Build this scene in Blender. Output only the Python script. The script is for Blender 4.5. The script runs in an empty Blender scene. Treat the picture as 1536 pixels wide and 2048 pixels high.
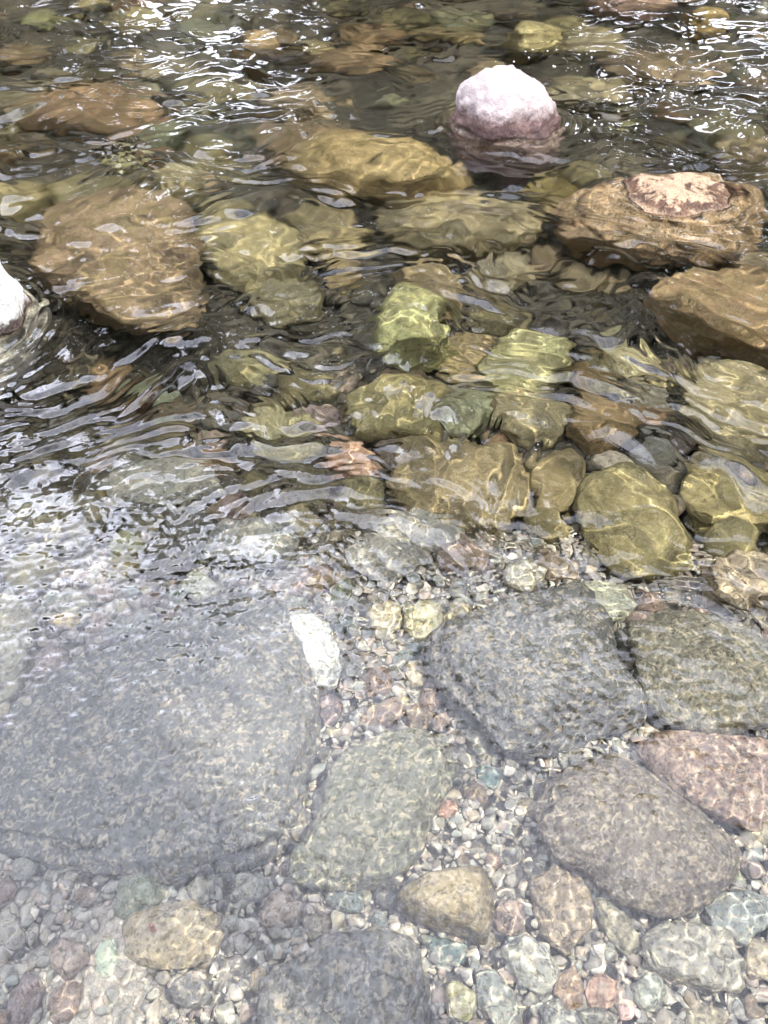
import bpy, bmesh, math, random
import numpy as np
from math import radians as rad, sin, cos, pi
S = bpy.context.scene
COL = S.collection

# ------------------------------------------------------------------ camera
CAM_H, PITCH, VFOV = 1.65, 45.0, 65.0
F = 1024 / math.tan(rad(VFOV / 2))            # focal length in photo pixels (1536 x 2048)
cd = bpy.data.cameras.new("camera"); cd.sensor_fit = 'VERTICAL'; cd.angle = rad(VFOV)
cd.clip_start = 0.05; cd.clip_end = 500
cam = bpy.data.objects.new("camera", cd); COL.objects.link(cam)
cam.location = (0, 0, CAM_H); cam.rotation_euler = (rad(90 - PITCH), 0, 0)
S.camera = cam

# ------------------------------------------------------------------ light
SUN_EL, SUN_AZ = 62.0, 112.0                  # azimuth from +Y towards +X
EXPOSURE = 0.66
w = bpy.data.worlds.new("World"); S.world = w; w.use_nodes = True
nt = w.node_tree; nt.nodes.clear()
def N(nt, t, **k):
    n = nt.nodes.new(t)
    for a, b in k.items(): setattr(n, a, b)
    return n
out = N(nt, 'ShaderNodeOutputWorld')
sky = N(nt, 'ShaderNodeTexSky', sky_type='NISHITA', sun_disc=False, sun_elevation=rad(SUN_EL), sun_rotation=rad(SUN_AZ))
bgs = N(nt, 'ShaderNodeBackground'); bgs.inputs[1].default_value = 0.14
nt.links.new(sky.outputs[0], bgs.inputs[0])
bgc = N(nt, 'ShaderNodeBackground'); bgc.inputs[0].default_value = (0.81, 0.84, 1.0, 1)
tc = N(nt, 'ShaderNodeTexCoord'); sp = N(nt, 'ShaderNodeSeparateXYZ'); nt.links.new(tc.outputs['Generated'], sp.inputs[0])
def M(nt, op, a, b=None, c=None, clamp=False):
    n = nt.nodes.new('ShaderNodeMath'); n.operation = op; n.use_clamp = clamp
    for i, v in enumerate((a, b, c)):
        if v is None: continue
        if hasattr(v, 'default_value') or hasattr(v, 'is_output'): nt.links.new(v, n.inputs[i])
        else: n.inputs[i].default_value = v
    return n.outputs[0]
zz = M(nt, 'ADD', M(nt, 'MAXIMUM', sp.outputs[2], 0.0), 0.16)
cx, cy = M(nt, 'DIVIDE', sp.outputs[0], zz), M(nt, 'DIVIDE', sp.outputs[1], zz)
cb = N(nt, 'ShaderNodeCombineXYZ'); nt.links.new(M(nt, 'MULTIPLY', cx, 7.0), cb.inputs[0]); nt.links.new(M(nt, 'MULTIPLY', cy, 1.6), cb.inputs[1])
cb.inputs[2].default_value = 3.7
nz = N(nt, 'ShaderNodeTexNoise'); nz.inputs['Scale'].default_value = 1.5; nz.inputs['Detail'].default_value = 3; nz.inputs['Roughness'].default_value = 0.58
nz.inputs['Distortion'].default_value = 0.5
nt.links.new(cb.outputs[0], nz.inputs['Vector'])
# thick white cloud stands over the far left bank, thin wisps overhead
far = M(nt, 'MULTIPLY_ADD', sp.outputs[1], 0.42, 0.0)
lft = M(nt, 'MULTIPLY_ADD', sp.outputs[0], -0.30, 0.0)
dens = M(nt, 'ADD', M(nt, 'ADD', M(nt, 'MULTIPLY_ADD', nz.outputs[0], 1.9, -.45), far), lft)
mr = N(nt, 'ShaderNodeMapRange'); mr.interpolation_type = 'SMOOTHSTEP'
mr.inputs['From Min'].default_value = 0.36; mr.inputs['From Max'].default_value = 1.0; mr.inputs['To Min'].default_value = 0.30
nt.links.new(dens, mr.inputs['Value'])
br = N(nt, 'ShaderNodeMapRange'); br.interpolation_type = 'SMOOTHSTEP'
br.inputs['From Min'].default_value = 0.58; br.inputs['From Max'].default_value = 0.74
br.inputs['To Min'].default_value = 5.4; br.inputs['To Max'].default_value = 15.0
nt.links.new(M(nt, 'MULTIPLY_ADD', sp.outputs[0], -0.10, sp.outputs[1]), br.inputs['Value']); nt.links.new(br.outputs[0], bgc.inputs[1])
mx = N(nt, 'ShaderNodeMixShader'); nt.links.new(mr.outputs[0], mx.inputs[0]); nt.links.new(bgs.outputs[0], mx.inputs[1]); nt.links.new(bgc.outputs[0], mx.inputs[2])
nt.links.new(mx.outputs[0], out.inputs[0])

sl = bpy.data.lights.new("sun", 'SUN'); sl.energy = 4.4; sl.angle = rad(0.55); sl.color = (1.0, 0.955, 0.88)
sl.cycles.is_caustics_light = True
so = bpy.data.objects.new("sun", sl); COL.objects.link(so)
sd = np.array([sin(rad(SUN_AZ)) * cos(rad(SUN_EL)), cos(rad(SUN_AZ)) * cos(rad(SUN_EL)), sin(rad(SUN_EL))])
from mathutils import Vector
so.rotation_euler = Vector(sd).to_track_quat('Z', 'Y').to_euler(); so.location = (0, 0, 8)

S.view_settings.view_transform = 'Standard'; S.view_settings.look = 'None'
S.view_settings.exposure = EXPOSURE; S.view_settings.gamma = 1
S.render.engine = 'CYCLES'
S.cycles.use_denoising = True
S.cycles.max_bounces = 8; S.cycles.transmission_bounces = 6; S.cycles.diffuse_bounces = 3; S.cycles.glossy_bounces = 3
S.cycles.sample_clamp_indirect = 6; S.cycles.sample_clamp_direct = 0
S.cycles.caustics_refractive = True; S.cycles.caustics_reflective = False

# ------------------------------------------------------------------ pixel to place
CP = rad(PITCH)
FW = np.array([0, cos(CP), -sin(CP)]); UP = np.array([0, sin(CP), cos(CP)]); C0 = np.array([0, 0, CAM_H])
def ray(u, v):
    d = np.array([(u - 768) / F, 0, 0]) + UP * ((1024 - v) / F) + FW
    return d / np.linalg.norm(d)
def P(u, v, z):
    """the point at height z seen at photo pixel (u, v); below the water the sight line is bent"""
    d = ray(u, v)
    if z >= 0: return C0 + d * ((z - CAM_H) / d[2])
    p = C0 + d * (-CAM_H / d[2])
    h = math.hypot(d[0], d[1]); hr = h / 1.33; k = hr / math.sqrt(1 - hr * hr)
    return p + np.array([d[0] / h * k * -z, d[1] / h * k * -z, z])

rng = np.random.default_rng(11)
random.seed(5)
def sines(X, Y, lam, n, seed, aniso=1.0):
    r = np.random.default_rng(seed); Z = np.zeros_like(X)
    for _ in range(n):
        a = r.uniform(0, 2 * pi); k = 2 * pi / (lam * r.uniform(0.7, 1.5))
        Z += np.sin(k * (X * cos(a) + Y * sin(a) * aniso) + r.uniform(0, 6.28))
    return Z / math.sqrt(n)
def sstep(a, b, x):
    t = np.clip((x - a) / (b - a), 0, 1); return t * t * (3 - 2 * t)

# ------------------------------------------------------------------ bed
BX, BY = [-3, -1.0, 0, .4, 1.2, 1.7, 2.3, 3.2, 5, 7.5, 9.5, 11, 14, 30], [1.2, .3, -.06, -.17, -.23, -.33, -.46, -.54, -.60, -.62, -.35, .5, 1.5, 7]
def bedz(x, y):
    z = np.interp(y, BX, BY)
    z = z - .40 * np.exp(-(((x + 1.15) / .75) ** 2 + ((y - 2.55) / .48) ** 2))
    z = z - .22 * np.exp(-(((x + 2.6) / 1.6) ** 2 + ((y - 5.6) / 1.0) ** 2))
    z = z - .12 * np.exp(-(((x - .95) / .4) ** 2 + ((y - 3.3) / .35) ** 2))
    return z

# ------------------------------------------------------------------ materials
def mat(name):
    m = bpy.data.materials.new(name); m.use_nodes = True; t = m.node_tree; t.nodes.clear()
    o = t.nodes.new('ShaderNodeOutputMaterial'); return m, t, o
def ramp(t, fac, stops):
    r = t.nodes.new('ShaderNodeValToRGB'); e = r.color_ramp.elements
    while len(e) < len(stops): e.new(.5)
    for i, (p, c) in enumerate(stops):
        e[i].position = p; e[i].color = (*c, 1) if len(c) == 3 else c
    t.links.new(fac, r.inputs[0]); return r.outputs[0]
def noise(t, vec, scale, detail=4, rough=.55, dist=0):
    n = t.nodes.new('ShaderNodeTexNoise'); n.inputs['Scale'].default_value = scale; n.inputs['Detail'].default_value = detail
    n.inputs['Roughness'].default_value = rough; n.inputs['Distortion'].default_value = dist
    t.links.new(vec, n.inputs['Vector']); return n
def mix(t, fac, a, b, mode='MIX'):
    m = t.nodes.new('ShaderNodeMix'); m.data_type = 'RGBA'; m.blend_type = mode
    if isinstance(fac, float): m.inputs[0].default_value = fac
    else: t.links.new(fac, m.inputs[0])
    for i, v in ((6, a), (7, b)):
        if isinstance(v, tuple): m.inputs[i].default_value = (*v, 1)
        else: t.links.new(v, m.inputs[i])
    return m.outputs[2]

def stone_material(name, dry0=.05, dryc=(.62, .50, .46), speck=.5, algae=0.0, bump=.5, scale=1.0, island=False, blotch=.5):
    m, t, o = mat(name)
    b = t.nodes.new('ShaderNodeBsdfPrincipled'); t.links.new(b.outputs[0], o.inputs[0])
    tc = t.nodes.new('ShaderNodeTexCoord'); oi = t.nodes.new('ShaderNodeObjectInfo'); ge = t.nodes.new('ShaderNodeNewGeometry')
    off = t.nodes.new('ShaderNodeVectorMath'); off.operation = 'ADD'; t.links.new(tc.outputs['Object'], off.inputs[0])
    rm = M(t, 'MULTIPLY', ge.outputs['Random Per Island'] if island else oi.outputs['Random'], 37.0)
    cbn = t.nodes.new('ShaderNodeCombineXYZ'); t.links.new(rm, cbn.inputs[0]); t.links.new(rm, cbn.inputs[1]); t.links.new(rm, cbn.inputs[2])
    t.links.new(cbn.outputs[0], off.inputs[1]); V = off.outputs[0]
    if island:
        base = ramp(t, ge.outputs['Random Per Island'], [(p, tuple((q * .68 + w_ * .32) * (1.12 if speck > .35 else .5) for q, w_ in zip(c, (.29, .265, .245)))) for p, c in PEB_STOPS])
        for e in (base.node,): e.color_ramp.interpolation = 'CONSTANT'
    else:
        base = oi.outputs['Color']
    big = noise(t, V, 5 * scale, 5, .6, .6)
    mid = noise(t, V, 26 * scale, 6, .65, .3)
    fine = noise(t, V, 120 * scale, 4, .7)
    v1 = M(t, 'MULTIPLY_ADD', big.outputs[0], 1.5 * blotch, 1 - .75 * blotch)
    v2 = M(t, 'MULTIPLY_ADD', mid.outputs[0], 1.3 * blotch, 1 - .65 * blotch)
    vv = M(t, 'MULTIPLY', v1, v2)
    cc = t.nodes.new('ShaderNodeCombineXYZ')
    for i in range(3): t.links.new(vv, cc.inputs[i])
    col = mix(t, 1.0, base, cc.outputs[0], 'MULTIPLY')
    # mineral grains
    vo = t.nodes.new('ShaderNodeTexVoronoi'); vo.inputs['Scale'].default_value = 150 * scale; t.links.new(V, vo.inputs['Vector'])
    sx = t.nodes.new('ShaderNodeSeparateXYZ'); t.links.new(vo.outputs['Color'], sx.inputs[0])
    g1 = M(t, 'MULTIPLY', M(t, 'GREATER_THAN', sx.outputs[0], .72), M(t, 'GREATER_THAN', mid.outputs[0], .47))
    col = mix(t, M(t, 'MULTIPLY', g1, .30 * speck), col, (.55, .45, .34))
    g2 = M(t, 'MULTIPLY', M(t, 'LESS_THAN', sx.outputs[1], .22), .5 * speck)
    col = mix(t, g2, col, (.035, .03, .028))
    fl = noise(t, V, 52 * scale, 3, .6, 1.0); fm = t.nodes.new('ShaderNodeMapRange'); fm.inputs['From Min'].default_value = .56; fm.inputs['From Max'].default_value = .62
    t.links.new(fl.outputs[0], fm.inputs['Value'])
    col = mix(t, M(t, 'MULTIPLY', M(t, 'MULTIPLY', fm.outputs[0], big.outputs[0]), 1.3 * speck), col, (.44, .37, .28))
    # pale pits and rust blotches
    f2 = noise(t, V, 11 * scale, 7, .7, 1.2)
    rp = t.nodes.new('ShaderNodeMapRange'); rp.inputs['From Min'].default_value = .60; rp.inputs['From Max'].default_value = .70
    t.links.new(f2.outputs[0], rp.inputs['Value'])
    col = mix(t, M(t, 'MULTIPLY', rp.outputs[0], .45), col, mix(t, .5, base, (.36, .22, .11)))
    if not island:
        wv = t.nodes.new('ShaderNodeVectorMath'); wv.operation = 'MULTIPLY_ADD'; t.links.new(big.outputs['Color'], wv.inputs[0]); wv.inputs[1].default_value = (.25 / scale,) * 3; t.links.new(V, wv.inputs[2])
        ck = t.nodes.new('ShaderNodeTexVoronoi'); ck.feature = 'DISTANCE_TO_EDGE'; ck.inputs['Scale'].default_value = 5.5 * scale; t.links.new(wv.outputs[0], ck.inputs['Vector'])
        crack = M(t, 'MULTIPLY', M(t, 'LESS_THAN', ck.outputs[0], M(t, 'MULTIPLY', mid.outputs[0], .022)), M(t, 'GREATER_THAN', f2.outputs[0], .47))
        col = mix(t, M(t, 'MULTIPLY', crack, .6), col, (.03, .026, .02))
    if algae > 0:
        an = noise(t, V, 8 * scale, 8, .68, .8)
        ar = t.nodes.new('ShaderNodeMapRange'); ar.inputs['From Min'].default_value = .62 - .34 * algae; ar.inputs['From Max'].default_value = .78 - .3 * algae
        t.links.new(an.outputs[0], ar.inputs['Value'])
        ac = mix(t, fine.outputs[0], (.07, .056, .026), (.225, .18, .085))
        col = mix(t, M(t, 'MULTIPLY', ar.outputs[0], .62), col, ac)
    # wet below and just above the water line, dry and pale above
    sz = t.nodes.new('ShaderNodeSeparateXYZ'); t.links.new(ge.outputs['Position'], sz.inputs[0])
    hz = M(t, 'ADD', sz.outputs[2], M(t, 'MULTIPLY', M(t, 'SUBTRACT', mid.outputs[0], .5), .16))
    dr = t.nodes.new('ShaderNodeMapRange'); dr.inputs['From Min'].default_value = dry0; dr.inputs['From Max'].default_value = dry0 * 1.9; t.links.new(hz, dr.inputs['Value'])
    dry = mix(t, .6, col, dryc) if not island else col
    wetline = t.nodes.new('ShaderNodeMapRange'); wetline.inputs['From Min'].default_value = -.02; wetline.inputs['From Max'].default_value = .005; t.links.new(sz.outputs[2], wetline.inputs['Value'])
    wet = mix(t, M(t, 'MULTIPLY', wetline.outputs[0], .9), col, mix(t, 1.0, col, (.20, .13, .12), 'MULTIPLY'))
    col = mix(t, dr.outputs[0], wet, dry)
    t.links.new(col, b.inputs['Base Color'])
    wl = M(t, 'SUBTRACT', 1.0, dr.outputs[0])
    t.links.new(M(t, 'MULTIPLY_ADD', M(t, 'MULTIPLY', wl, wetline.outputs[0]), -.55, .85), b.inputs['Roughness'])
    b.inputs['Specular IOR Level'].default_value = .3
    hgt = M(t, 'ADD', M(t, 'MULTIPLY', mid.outputs[0], 1.0), M(t, 'MULTIPLY', fine.outputs[0], .35))
    bp = t.nodes.new('ShaderNodeBump'); bp.inputs['Strength'].default_value = bump; bp.inputs['Distance'].default_value = .02 / scale
    t.links.new(hgt, bp.inputs['Height']); t.links.new(bp.outputs[0], b.inputs['Normal'])
    return m
GREY, DGREY, BROWN, PINK, CREAM, BLUE, OLIVE, TAN, WHITE, RUST = ((.23, .225, .20), (.125, .125, .12), (.20, .15, .10), (.30, .225, .195), (.40, .35, .25),
    (.14, .19, .19), (.26, .235, .115), (.34, .26, .155), (.68, .68, .64), (.34, .19, .09))
_pal = [GREY, (.17, .16, .15), (.32, .235, .20), CREAM, (.27, .235, .20), (.20, .225, .215), (.33, .31, .28), (.24, .18, .15), (.15, .145, .14), (.42, .38, .34), (.23, .225, .18), (.30, .24, .18), (.5, .46, .42), (.22, .23, .21), (.36, .28, .23), (.18, .16, .14), (.28, .26, .22), (.24, .23, .22), (.38, .34, .28)]
PEB_STOPS = [(i / len(_pal), c) for i, c in enumerate(_pal)]
M_GREY = stone_material("speckled_stone", speck=.9, algae=.12, bump=.55)
M_ALG = stone_material("algae_stone", speck=.45, algae=.6, bump=.6, blotch=.7)
M_DRY = stone_material("granite", dry0=.08, dryc=(.36, .325, .315), speck=.8, algae=.1, bump=.9, blotch=.9)
M_BANK = stone_material("lichened_stone", dry0=.03, dryc=(.74, .73, .69), speck=.9, algae=.15, bump=1.0, blotch=1.0)
M_CROWN = stone_material("orange_granite", dry0=.02, dryc=(.33, .23, .15), speck=1.3, algae=.3, bump=.9, blotch=1.1)
_pp = PEB_STOPS; PEB_STOPS = [(i / 8, c) for i, c in enumerate([(.11, .09, .05), (.16, .13, .07), (.08, .07, .05), (.2, .16, .09), (.13, .12, .07), (.19, .13, .08), (.09, .08, .06), (.22, .19, .12)])]
M_PEBD = stone_material('gap_shade_gravel', speck=.3, algae=.4, bump=.3, scale=1.2, island=True, blotch=.4); PEB_STOPS = _pp  # algae brown gravel, with the shade of the gaps worked into its colour
M_PEB = stone_material("gravel", speck=.4, algae=.0, bump=.3, scale=1.6, island=True, blotch=.35)
def bed_material():
    m, t, o = mat("riverbed_silt")
    b = t.nodes.new('ShaderNodeBsdfPrincipled'); t.links.new(b.outputs[0], o.inputs[0]); b.inputs['Roughness'].default_value = .9
    tc = t.nodes.new('ShaderNodeTexCoord'); V = tc.outputs['Object']
    vo = t.nodes.new('ShaderNodeTexVoronoi'); vo.inputs['Scale'].default_value = 38; t.links.new(V, vo.inputs['Vector'])
    sx = t.nodes.new('ShaderNodeSeparateXYZ'); t.links.new(vo.outputs['Color'], sx.inputs[0])
    c1 = ramp(t, sx.outputs[0], [(0, (.05, .045, .035)), (.4, (.09, .08, .055)), (.7, (.13, .11, .08)), (1, (.2, .17, .13))])
    n = noise(t, V, 2.2, 6, .6)
    c2 = ramp(t, n.outputs[0], [(.3, (.04, .036, .022)), (.6, (.09, .075, .05)), (.8, (.14, .115, .08))])  # midstream silt, its colour darkened for the shade between rocks
    sy = t.nodes.new('ShaderNodeSeparateXYZ'); t.links.new(V, sy.inputs[0]); sm = t.nodes.new('ShaderNodeMapRange')
    sm.inputs['From Min'].default_value = 1.45; sm.inputs['From Max'].default_value = 2.0; t.links.new(M(t, 'MULTIPLY_ADD', n.outputs[0], .6, M(t, 'SUBTRACT', sy.outputs[1], .3)), sm.inputs['Value'])
    grit = noise(t, V, 260, 3, .8); sand = ramp(t, grit.outputs[0], [(.3, (.12, .10, .09)), (.5, (.27, .24, .21)), (.7, (.42, .38, .34))])
    t.links.new(mix(t, sm.outputs[0], sand, mix(t, .5, c1, c2)), b.inputs['Base Color'])
    bp = t.nodes.new('ShaderNodeBump'); bp.inputs['Strength'].default_value = .7; bp.inputs['Distance'].default_value = .02
    t.links.new(M(t, 'SUBTRACT', 1, vo.outputs['Distance']), bp.inputs['Height']); t.links.new(bp.outputs[0], b.inputs['Normal'])
    return m
def water_material():
    m, t, o = mat("clear_river_water")
    r = t.nodes.new('ShaderNodeBsdfRefraction'); r.inputs['IOR'].default_value = 1.33; r.inputs['Roughness'].default_value = 0
    g = t.nodes.new('ShaderNodeBsdfGlossy'); g.inputs['Roughness'].default_value = .0
    ge = t.nodes.new('ShaderNodeNewGeometry'); sx = t.nodes.new('ShaderNodeSeparateXYZ'); t.links.new(ge.outputs['Position'], sx.inputs[0])
    mr = t.nodes.new('ShaderNodeMapRange'); mr.inputs['From Min'].default_value = 1.7; mr.inputs['From Max'].default_value = 3.8; mr.inputs['To Max'].default_value = .22
    t.links.new(sx.outputs[1], mr.inputs['Value']); t.links.new(mr.outputs[0], r.inputs['Roughness'])     # fast water is crinkled too finely to model
    t.links.new(M(t, 'MULTIPLY', mr.outputs[0], .2), g.inputs['Roughness'])
    fr = t.nodes.new('ShaderNodeFresnel'); fr.inputs[0].default_value = 1.50
    x = t.nodes.new('ShaderNodeMixShader'); t.links.new(fr.outputs[0], x.inputs[0]); t.links.new(r.outputs[0], x.inputs[1]); t.links.new(g.outputs[0], x.inputs[2])
    t.links.new(x.outputs[0], o.inputs[0])
    r.inputs['Color'].default_value = (.96, .97, .91, 1)
    return m

# ------------------------------------------------------------------ mesh helpers
def mesh_np(name, v, f, smooth=True):
    me = bpy.data.meshes.new(name); v = np.asarray(v, dtype=np.float32); f = np.asarray(f, dtype=np.int32); k = f.shape[1]
    me.vertices.add(len(v)); me.vertices.foreach_set('co', v.ravel())
    me.loops.add(f.size); me.loops.foreach_set('vertex_index', f.ravel())
    me.polygons.add(len(f)); me.polygons.foreach_set('loop_start', np.arange(0, f.size, k, dtype=np.int32))
    me.polygons.foreach_set('loop_total', np.full(len(f), k, dtype=np.int32))
    me.update(calc_edges=True)
    if smooth: me.polygons.foreach_set('use_smooth', np.ones(len(f), dtype=bool))
    return me
def link(name, me, m=None, parent=None, loc=(0, 0, 0), label=None, cat=None, group=None, kind=None, color=None):
    o = bpy.data.objects.new(name, me); COL.objects.link(o); o.location = loc
    if m is not None and me is not None and not me.materials: me.materials.append(m)
    if parent: o.parent = parent
    for k, v in (('label', label), ('category', cat), ('group', group), ('kind', kind)):
        if v: o[k] = v
    if color is not None: o.color = (*color, 1)
    if me is not None: o.cycles.is_caustics_receiver = True
    return o
ICO = {}
def ico(n):
    if n not in ICO:
        bm = bmesh.new(); bmesh.ops.create_icosphere(bm, subdivisions=n, radius=1)
        ICO[n] = (np.array([x.co for x in bm.verts]), np.array([[q.index for q in x.verts] for x in bm.faces])); bm.free()
    return ICO[n]
def grid_faces(r, c):
    i = np.arange(r * c).reshape(r, c)
    return np.stack([i[:-1, :-1], i[:-1, 1:], i[1:, 1:], i[1:, :-1]], -1).reshape(-1, 4)

# ------------------------------------------------------------------ riverbed
xs = np.concatenate([np.linspace(-60, -7, 30)[:-1], np.linspace(-7, 7, 240), np.linspace(7, 60, 30)[1:]])
ys = np.concatenate([np.linspace(-8, 0, 24)[:-1], np.linspace(0, 9, 200), np.linspace(9, 16, 50)[1:], np.linspace(16, 60, 30)[1:]])
X, Y = np.meshgrid(xs, ys)
Z = bedz(X, Y) + .018 * sines(X, Y, .5, 10, 3) + .010 * sines(X, Y, .16, 12, 4) * (np.abs(X) < 7)
Z = Z - .02
bed = link("riverbed", mesh_np("riverbed", np.stack([X, Y, Z], -1).reshape(-1, 3), grid_faces(*X.shape)), bed_material(), kind='structure')

# ------------------------------------------------------------------ water
def water():
    yl = [-6, -4, -2.5, -1.5, -.9, -.5, -.25]; y = -.1
    while y < 9.4: yl.append(y); y += .0036 * max(1, y / 1.6) ** 1.3
    while y < 11.5: yl.append(y); y += .12
    yy = np.array(yl)
    f = np.linspace(-1, 1, 960); ext = np.geomspace(.02, 12, 36)
    f = np.concatenate([-1 - ext[::-1], f, 1 + ext])
    X = (.95 + .47 * np.clip(yy, 0, 9))[:, None] * f[None, :]
    Y = np.repeat(yy[:, None], X.shape[1], 1)
    fade = sstep(2.2, 1.05, np.abs(f))[None, :] * sstep(-.2, .1, Y)
    wx = X + .10 * sines(X, Y, .9, 6, 21) + .02 * sines(X, Y, .28, 6, 22)
    wy = Y + .10 * sines(X, Y, .8, 6, 23) + .02 * sines(X, Y, .25, 6, 24) + .20 * np.clip(X, -1.5, 1.5) ** 2 * (1 - .9 * sstep(1.8, 4.2, Y))
    # how rough: calm pool near the camera, chop in the middle, fast water beyond
    edge = Y + .28 * X + .12 * sines(X, Y, .7, 5, 31)
    mid = sstep(1.2, 1.95, edge); far = sstep(2.5, 3.7, Y + .15 * X)
    patch = np.clip(.75 + .55 * sines(X, Y, .45, 8, 32), .1, 2)
    patch2 = np.clip(.6 + .6 * sines(X, Y * .6, .55, 8, 33), 0, 2)
    Z = np.zeros_like(X)
    def wave(n, l0, l1, slope, amp, seed, a0=None, spread=pi, warp=True, pw=0):
        r = np.random.default_rng(seed); s = slope * math.sqrt(2 / n)
        U, V = (wx, wy) if warp else (X, Y); T = np.zeros_like(X)
        for i in range(n):
            l = math.exp(r.uniform(math.log(l0), math.log(l1))); k = 2 * pi / l
            a = r.uniform(0, 2 * pi) if a0 is None else a0 + r.normal() * spread
            T += s / k * (l / l1) ** pw * np.sin(k * (U * cos(a) + V * sin(a)) + r.uniform(0, 6.28))
        return T * amp
    calm = 1 - .5 * mid
    Z += wave(50, .018, .044, .064, (1 - .8 * mid) * (.5 + .5 * patch), 41, warp=False)         # fine dimples of the pool
    Z += wave(18, .06, .20, .028, calm, 42, warp=False)
    Z += wave(30, .09, .30, .10, mid * patch * 1.25, 43, a0=pi / 2, spread=.6)            # cross chop
    Z += wave(24, .06, .15, .085, mid * (1 - .5 * far), 55, a0=pi / 2, spread=1.1)
    Z += wave(16, .18, .5, .06, mid, 53, a0=pi / 2, spread=.7)
    Z += wave(20, .045, .08, .075, mid * patch2, 44, a0=pi / 2 - .25, spread=.5)      # combed capillary patches
    Z += wave(34, .028, .055, .045, mid * (1 - .6 * far) * patch2, 54, a0=pi / 2, spread=.8)
    Z += wave(30, .10, .42, .125, far * patch, 45, a0=pi / 2 + .1, spread=.33)
    Z += wave(14, .5, 1.3, .06, far, 46, a0=pi / 2 + .3, spread=.7)
    Z += wave(30, .05, .10, .12, far * patch2, 47, a0=pi / 2, spread=.6)
    # rings and pillows where rocks break the surface
    for cx, cy, rx, ry, a, lam in RINGS:
        q = np.sqrt(((X - cx) / rx) ** 2 + ((Y - cy) / ry) ** 2); d = (q - 1) * min(rx, ry)
        Z += a * np.exp(-np.clip(d, 0, 9) / .10) * np.sin(2 * pi * d / lam) * (d > -.1)
        Z += .012 * np.exp(-(d / .05) ** 2)
    Z *= fade
    v = np.stack([X, Y, Z], -1).reshape(-1, 3)
    o = link("water", mesh_np("water", v, grid_faces(*X.shape)), water_material(), kind='structure')
    o.cycles.is_caustics_receiver = False; o.cycles.is_caustics_caster = True
    return o

# ------------------------------------------------------------------ rocks
def shape(dirs, seed, facets=7, cut=(.70, .93), rough=1.0):
    r = np.random.default_rng(seed); p = dirs.copy()
    for _ in range(facets):
        n = r.normal(size=3); n[2] *= .8; n /= np.linalg.norm(n); t = r.uniform(*cut)
        d = p @ n - t; p -= np.outer(np.where(d > 0, d * .86, 0), n)
    nn = np.zeros(len(p))
    for lam, a in ((1.6, .05), (.8, .03), (.42, .017), (.22, .010), (.11, .005)):
        s = np.zeros(len(p))
        for _ in range(7):
            k = r.normal(size=3); k /= np.linalg.norm(k); s += np.sin(2 * pi / lam * (p @ k) + r.uniform(0, 6.28))
        nn += a * s / 2.2 * (rough if lam < .5 else 1)
    return p * (1 + nn)[:, None]
def radial(pts):
    """radius of a star shaped outline for 96 directions"""
    c = pts.mean(0); q = pts - c; m = 96; R = np.zeros(m); n = len(q)
    for i in range(m):
        a = 2 * pi * i / m; d = np.array([cos(a), sin(a)]); best = 0
        for j in range(n):
            p0, p1 = q[j], q[(j + 1) % n]; e = p1 - p0; den = d[0] * e[1] - d[1] * e[0]
            if abs(den) < 1e-9: continue
            t = (p0[0] * e[1] - p0[1] * e[0]) / den; s = (p0[0] * d[1] - p0[1] * d[0]) / den
            if t > 0 and -1e-6 <= s <= 1 + 1e-6: best = max(best, t)
        R[i] = best
    for _ in range(2): R = .25 * np.roll(R, 1) + .5 * R + .25 * np.roll(R, -1)
    return c, R
SEED = [100]
PLACED = []          # (x, y, radius) of every stone so far
LAND = []            # (short name, x, y)
def rock(px, hf, color, label, short, name="stone", m=None, top=None, flat=.62, sub=5, tilt=0, facets=7, zmid=None, box=.7):
    """a stone whose outline was read off the photo: px is its outline, hf its height against its width"""
    SEED[0] += 1; m = m or M_GREY
    c0 = np.mean([P(u, v, -.3)[:2] for u, v in px], 0); bz = float(bedz(c0[0], c0[1]))
    pts = np.array([P(u, v, -.3)[:2] for u, v in px]); wd = min(np.ptp(pts[:, 0]), np.ptp(pts[:, 1]) * 1.1)
    h = hf * wd; tp = bz + h
    if top is None: tp = min(tp, -.035)
    else: tp = top
    zm = bz + .45 * (tp - bz) if zmid is None else zmid
    zm = min(zm, -.02)
    pts = np.array([P(u, v, zm)[:2] for u, v in px]); c, R = radial(pts)
    D, f = ico(sub); p = shape(D, SEED[0], facets)
    th = np.arctan2(p[:, 1], p[:, 0]) % (2 * pi); Ri = np.interp(th, np.linspace(0, 2 * pi, 97), np.append(R, R[0]))
    rr = np.hypot(p[:, 0], p[:, 1]); rr = np.clip(rr, 0, 1.2) ** box * 1.06
    hu, hd = tp - zm, max(zm - bz + .04, .03)
    z = np.sign(p[:, 2]) * np.abs(p[:, 2]) ** (1 / (flat + .38))
    v = np.stack([np.cos(th) * rr * Ri, np.sin(th) * rr * Ri, np.where(z > 0, z * hu * 1.08, z * hd)], -1)
    v[:, 2] += tilt * v[:, 0] * np.clip(z, 0, 1)
    o = link(name, mesh_np(name, v, f), m, loc=(c[0], c[1], zm), label=label, cat='boulder' if name == 'boulder' else 'stone', color=tuple(q * k_ for q, k_ in zip(color, (.84, .80, .76))) if m is M_ALG else color)
    PLACED.append((c[0], c[1], R.mean())); LAND.append((short, c[0], c[1], R.mean()))
    return o
def blob(u, v, a, b, n=10, rot=0):
    r = np.random.default_rng(int(u * 7 + v)); o = []
    for i in range(n):
        t = 2 * pi * i / n; k = r.uniform(.86, 1.12); x, y = a * k * cos(t), b * k * sin(t)
        o.append((u + x * cos(rot) - y * sin(rot), v + x * sin(rot) + y * cos(rot)))
    return o

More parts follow.
